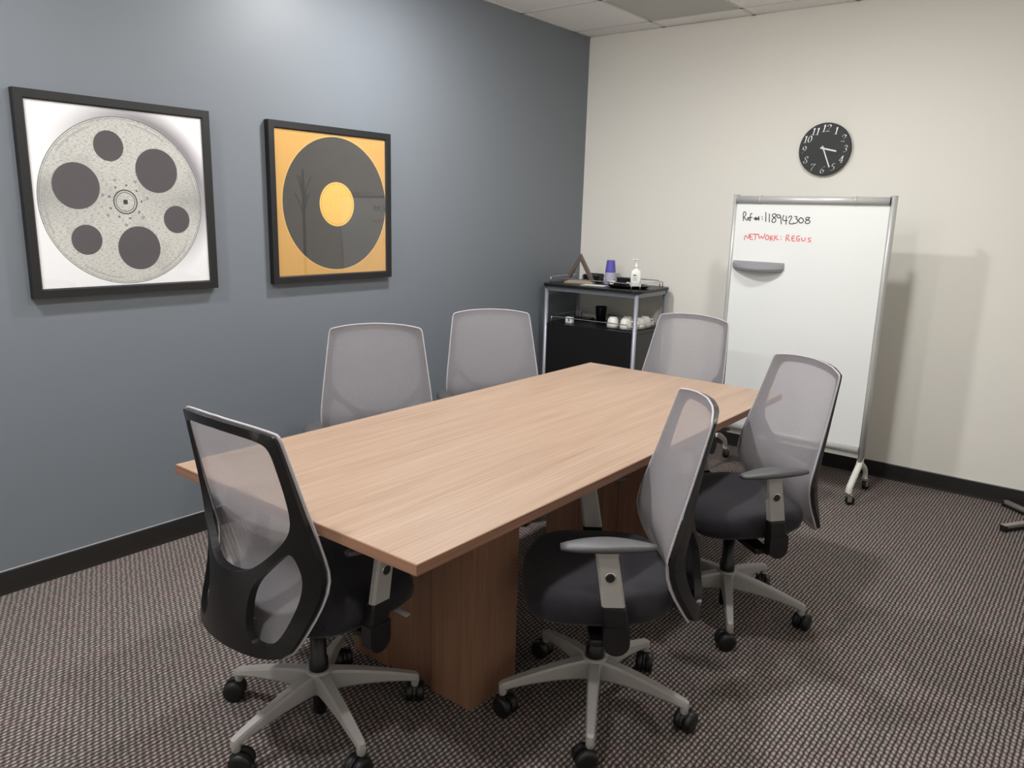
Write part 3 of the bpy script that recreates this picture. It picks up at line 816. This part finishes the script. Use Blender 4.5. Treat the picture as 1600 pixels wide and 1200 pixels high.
net = [[(246, 582), (262, 490), (310, 576), (330, 484)], [(376, 490), (340, 490), (335, 580), (388, 576)], [(338, 535), (376, 531)],
       [(390, 490), (472, 492)], [(431, 492), (425, 582)], [(480, 490), (500, 576), (532, 508), (556, 580), (590, 484)],
       [(628, 506), (594, 528), (598, 574), (628, 584), (656, 560), (652, 520), (628, 506)],
       [(675, 602), (678, 515), (716, 518), (706, 550), (680, 560), (726, 592)], [(752, 510), (746, 592)], [(797, 515), (755, 550), (812, 586)],
       [(858, 530), (862, 534)], [(858, 572), (862, 576)],
       [(940, 602), (945, 500), (990, 504), (982, 545), (950, 556), (1006, 602)], [(1082, 520), (1040, 520), (1035, 602), (1090, 606)], [(1038, 560), (1076, 558)],
       [(1168, 520), (1125, 522), (1112, 570), (1134, 608), (1162, 602), (1168, 568), (1140, 568)],
       [(1202, 550), (1198, 592), (1226, 606), (1256, 594), (1262, 548)], [(1352, 552), (1312, 556), (1310, 580), (1352, 596), (1344, 620), (1304, 616)]]
strokes('red_handwriting', 'marker_red', net, .0052)

# ------------------------------------------------------------------ serving cart in the corner
CW, CDp, CHt = 0.765, 0.49, 1.041
ct = thing('serving_cart', 'black serving cart with silver legs and wire rails in corner', 'cart', (0.046, -0.555, 0), 0.037)
def rounded(x0, y0, x1, y1, r, n=6):
    out = []
    for cx, cy, a0 in ((x1 - r, y1 - r, 0), (x0 + r, y1 - r, 90), (x0 + r, y0 + r, 180), (x1 - r, y0 + r, 270)):
        for k in range(n + 1):
            a = math.radians(a0 + 90 * k / n); out.append((cx + r * math.cos(a), cy + r * math.sin(a)))
    return out
part('top', MB().prism(rounded(0, 0, CW, CDp, .06), CHt - .018, CHt), 'cart_black', ct)
SHZ = 0.765
part('shelf', MB().prism(rounded(.030, .030, CW - .030, CDp - .028, .006), SHZ - .018, SHZ), 'cart_black', ct)
part('bottom_shelf', MB().prism(rounded(.030, .030, CW - .030, CDp - .028, .006), .12, .138), 'cart_black', ct)
LX, LY = (.032, CW - .032), (.035, CDp - .03)
for x in LX:
    for y in LY:
        lg = part('leg', MB().lathe([(.014, .055), (.0145, .06), (.0145, CHt - .018)], 16, tr(x, y, 0)), 'cart_silver', ct)
        part('caster', MB().lathe([(.006, -.012), (.026, -.012), (.028, -.009), (.028, .009), (.026, .012), (.006, .012)], 18, tr(x, y, .028) @ rotx(PI / 2)).box((x - .008, y - .015, .028), (x + .008, y + .015, .06), .002), 'black_rubber', lg)
for y in LY:
    part('apron', MB().box((LX[0], y - .009, CHt - .048), (LX[1], y + .009, CHt - .018), .001), 'cart_silver', ct)
for x in LX:
    part('apron', MB().box((x - .009, LY[0], CHt - .048), (x + .009, LY[1], CHt - .018), .001), 'cart_silver', ct)
part('front_panel', MB().box((LX[0] + .014, LY[0] - .004, .138), (LX[1] - .014, LY[0] + .008, SHZ - .018), .001), 'cart_black', ct)
for x in LX:
    part('side_panel', MB().box((x - .006, LY[0] + .014, .138), (x + .006, LY[1] - .014, SHZ - .018), .001), 'cart_black', ct)
part('back_panel', MB().box((LX[0] + .014, LY[1] - .006, .138), (LX[1] - .014, LY[1] + .006, SHZ - .018), .001), 'cart_black', ct)
def rail(p, q, z, h):
    p = Vector((*p, z)); q = Vector((*q, z)); d = (q - p).normalized(); r = .016
    pts = [p, p + Vector((0, 0, h - r))] + [p + d * r * (1 - math.cos(a)) + Vector((0, 0, h - r + r * math.sin(a))) for a in (.5, 1.05)] + [p + d * r + Vector((0, 0, h))]
    pts += [q - d * r + Vector((0, 0, h))] + [q - d * r * (1 - math.cos(a)) + Vector((0, 0, h - r + r * math.sin(a))) for a in (1.05, .5)] + [q + Vector((0, 0, h - r)), q]
    return MB().tube(pts, .0035, 8)
for z, m, hh in ((CHt, .035, .042), (SHZ, .045, .045)):
    for p, q in (((m + .03, m), (CW - m - .04, m)), ((m + .03, CDp - m), (CW - m - .04, CDp - m)), ((m, m + .04), (m, CDp - m - .04)), ((CW - m, m + .045), (CW - m, CDp - m - .04))):
        part('wire_rail', rail(p, q, z, hh), 'chrome', ct)
cr_, sr_ = math.cos(.037), math.sin(.037)
def cart_at(u, v, z): return (0.046 + cr_ * u - sr_ * v, -0.555 + sr_ * u + cr_ * v, z)

# triangular stand
ts = thing('triangle_stand', 'bronze triangular display frame on the serving cart', 'stand', cart_at(.185, .22, CHt), 0.38)
S, Hh, dp, th = .222, .205, .055, .021
A_, B_, C_ = (-S / 2, 0), (S / 2, 0), (0, Hh)
def mitred(p, q, p_in, q_in):
    mt = Matrix(((1, 0, 0, 0), (0, 0, -1, 0), (0, 1, 0, 0), (0, 0, 0, 1)))
    return MB().prism([p, q, q_in, p_in], -dp / 2, dp / 2, mt)
la, lb_, lc = math.dist(B_, C_), math.dist(C_, A_), math.dist(A_, B_)
per = la + lb_ + lc; inr = S * Hh / per
inc = tuple((la * A_[i] + lb_ * B_[i] + lc * C_[i]) / per for i in (0, 1))
def inner(p): return tuple(inc[i] + (p[i] - inc[i]) * (1 - th / inr) for i in (0, 1))
part('side_slat', mitred(C_, A_, inner(C_), inner(A_)), 'bronze', ts)
part('side_slat', mitred(B_, C_, inner(B_), inner(C_)), 'bronze', ts)
part('base_slat', mitred(A_, B_, inner(A_), inner(B_)), 'bronze_light', ts)
# black caddy behind the triangle
cb = thing('napkin_box', 'small black open box behind the triangular frame', 'box', cart_at(.205, .375, CHt), 0.12)
bx = MB()
for a, b in (((-.06, -.045, 0), (.06, .045, .006)), ((-.06, -.045, 0), (.06, -.040, .05)), ((-.06, .040, 0), (.06, .045, .06)), ((-.06, -.045, 0), (-.055, .045, .055)), ((.055, -.045, 0), (.06, .045, .055))): bx.box(a, b)
part('body', bx, 'cart_black', cb)
part('napkins', MB().box((-.05, -.036, .006), (.05, .036, .052), .003), 'black_plastic', cb)
# paper in front of the triangle
tag(part('paper_sheet', MB().box((-.085, -.045, 0), (.085, .045, .0015)), 'white_paper', None, cart_at(.345, .15, CHt), (0, 0, .15)), 'white paper sheet lying between triangular frame and black tray', 'paper')
# cup stack
cupz = CHt
cp = cart_at(.335, .385, 0)
nC = 9
for k in range(nC):
    z = cupz + k * .0088
    last = k == nC - 1
    lab = 'purple paper cup upside down, topmost of the stack on the serving cart' if last else 'purple paper cup with white rim, %s of the upside-down stack' % (('lowest', 'second from the bottom', 'third from the bottom', 'fourth from the bottom', 'fifth from the bottom', 'fourth from the top', 'third from the top', 'second from the top')[k])
    c = thing('paper_cup', lab, 'cup', (cp[0], cp[1], z), 0, 'stacked paper cups')
    part('body', MB().lathe([(.0375, .004), (.0285, .090), (.0280, .0915), (.0277, .0895), (.0369, .004)], 24, cap=False).lathe([(.0275, .0845), (.0275, .0875)], 24), 'cup_purple', c)
    part('rim', MB().lathe([(.0385, 0), (.0405, .0015), (.0405, .004), (.0385, .0055), (.0373, .003)], 24, cap=False), 'white_plastic', c)
# oval tray with things on it
tl = cart_at(.585, .19, CHt)
tag(part('oval_tray', MB().lathe([(.11, 0), (.13, .004), (.145, .016), (.150, .018), (.149, .021), (.141, .018), (.126, .008), (.02, .0065)], 36, Matrix.Diagonal((1.0, .72, 1, 1))), 'black_gloss', None, tl, (0, 0, .2)), 'shallow black oval tray under the soap bottle', 'tray')
bt = thing('sanitizer_bottle', 'white pump bottle with printed label on black tray', 'bottle', cart_at(.625, .215, CHt + .0065), 0.55)
def rr(wx, wy, r=.012, n=4): return rounded(-wx, -wy, wx, wy, r, n)
part('body', MB().loft([[(x, y, z) for x, y in rr(a, b, c)] for a, b, c, z in ((.028, .019, .010, 0), (.0325, .022, .012, .004), (.034, .023, .012, .05), (.034, .023, .012, .095), (.030, .020, .012, .108), (.014, .014, .0135, .118), (.013, .013, .0128, .128))]), 'white_plastic', bt)
pm = part('pump', MB().lathe([(.0135, .126), (.0135, .142), (.010, .147), (.006, .150), (.0045, .175), (.008, .177), (.008, .184), (.004, .186)], 16).tube([(0, 0, .181), (-.018, -.012, .183), (-.030, -.020, .178)], [.005, .0045, .0035], 8), 'white_plastic', bt)
lb = part('label', MB().box((-.022, -.0238, .045), (.014, -.0228, .085)), 'white_paper', bt)
part('label_mark', MB().prism([(.011 * math.cos(2 * PI * k / 16) - .008, .0055 * math.sin(2 * PI * k / 16)) for k in range(16)], 0, .0006, tr(0, -.0238, .080) @ rotx(PI / 2)), 'label_grey', lb)
part('label_lines', MB().box((-.018, -.0242, .060), (.004, -.0237, .0635)).box((-.018, -.0242, .048), (.006, -.0237, .0505)), 'label_grey', lb)
def small_box(name, label, cat, size, pos, rz, mat, grp=None):
    a, b, c = size
    return tag(part(name, MB().box((-a / 2, -b / 2, 0), (a / 2, b / 2, c), min(.003, c / 4)), mat, None, pos, (0, 0, rz)), label, cat, grp)
small_box('black_case', 'low black case standing between the cups and the pump bottle', 'case', (.13, .06, .055), cart_at(.50, .33, CHt), .1, 'black_plastic')
small_box('remote_control', 'black remote control lying on the oval tray', 'remote', (.11, .04, .022), cart_at(.555, .15, CHt + .0085), -.15, 'black_plastic')
for k, (u, v, rz) in enumerate(((.475, .17, .2), (.555, .25, -.3))):
    pk = small_box('tea_packet', ('white packet propped at the rim of the oval tray', 'white packet leaning beside the pump bottle')[k], 'packet', (.034, .012, .024), cart_at(u, v, CHt + .030 - .012 * k * 0), rz, 'white_paper', 'white packets')
    pk.location.z = CHt + (.0165 if k == 0 else .008)
    part('mark', MB().box((-.006, -.0066, .008), (.006, -.0058, .018)), 'label_grey', pk)
# shelf items
sb = thing('card_holder', 'small white card box on the cart shelf behind the rail', 'box', cart_at(.165, .14, SHZ), .05)
part('body', MB().box((-.026, -.015, 0), (.026, .015, .040), .002), 'white_paper', sb)
part('mark', MB().box((-.006, -.0158, .012), (.008, -.0148, .030)), 'label_grey', sb)
bc = cart_at(.285, .37, SHZ)
tag(part('tumbler', MB().lathe([(.030, 0), (.034, .004), (.042, .105), (.043, .108), (.040, .108), (.031, .008), (.004, .006)], 24), 'black_plastic', None, bc), 'black tumbler standing at the back of the cart shelf', 'cup')
small_box('black_tray', 'flat black tray on the cart shelf beside the tumbler', 'tray', (.14, .09, .02), cart_at(.16, .33, SHZ), .1, 'cart_black')
tag(part('mug_tray', MB().prism(rounded(-.112, -.15, .112, .15, .02), 0, .006), 'black_gloss', None, cart_at(.592, .235, SHZ)), 'thin black tray carrying the white mugs on cart shelf', 'tray')
mug_me = MB().lathe([(.026, .066), (.031, .062), (.036, .050), (.041, .022), (.0425, .0), (.0395, .0), (.038, .022), (.033, .047), (.024, .060), (.003, .062)], 26).mesh('mug', 'mug_white')
mug_ft = MB().lathe([(.024, .064), (.0255, .069), (.023, .069), (.0215, .064)], 24, cap=False).mesh('foot_ring', 'mug_white')
mug_h = MB().tube(chaikin([(.036, 0, .050), (.060, 0, .050), (.066, 0, .030), (.055, 0, .014), (.038, 0, .014)], 2, closed=False), .0048, 8).mesh('handle', 'mug_white')
for k, (u, v, rz) in enumerate(((.515, .135, 2.3), (.615, .13, .6), (.565, .245, 2.0), (.664, .232, -1.2), (.655, .335, 1.0))):
    lab = ['upside-down white mug at the tray corner toward the blue wall', 'upside-down white mug beside the cart front leg', 'upside-down white mug in the middle of the group', 'upside-down white mug by the cart side rail', 'upside-down white mug at the back of the group, near cream wall'][k]
    mg = tag(put('mug', mug_me, None, cart_at(u, v, SHZ + .006), (0, 0, rz)), lab, 'mug', 'white mugs on the cart shelf')
    put('foot_ring', mug_ft, mg); put('handle', mug_h, mg)

# ------------------------------------------------------------------ coat rack by the cream wall
rk = thing('coat_rack', 'coat tree with flat metal feet by the cream wall', 'coat rack', (3.115, -0.215, 0))
part('pole', MB().lathe([(.014, .03), (.014, 1.70), (.010, 1.84), (.004, 1.865)], 14), 'frame_black', rk)
for ang, L in ((math.radians(139), .27), (math.radians(238), .305), (math.radians(44), .27), (math.radians(318), .29)):
    mt = rotz(ang)
    ft = part('foot', MB().box((.02, -.016, .020), (L, .016, .036), .002, mt), 'rack_metal', rk)
    part('foot_end', MB().box((L - .012, -.017, .0), (L + .003, .017, .034), .002, mt).box((.03, -.0155, .008), (L - .012, .0155, .0205), 0, mt), 'frame_black', ft)
part('collar', MB().lathe([(.045, .022), (.045, .042), (.028, .06), (.023, .10)], 20), 'rack_metal', rk)
for k in range(6):
    mt = rotz(k * PI / 3 + .3); z = 1.62 - .16 * (k % 2)
    part('hook', MB().tube([(.010, 0, z), (.028, 0, z + .06), (.060, 0, z + .14), (.082, 0, z + .18)], [.006, .0055, .005, .006], 8, mtx=mt), 'frame_black', rk)
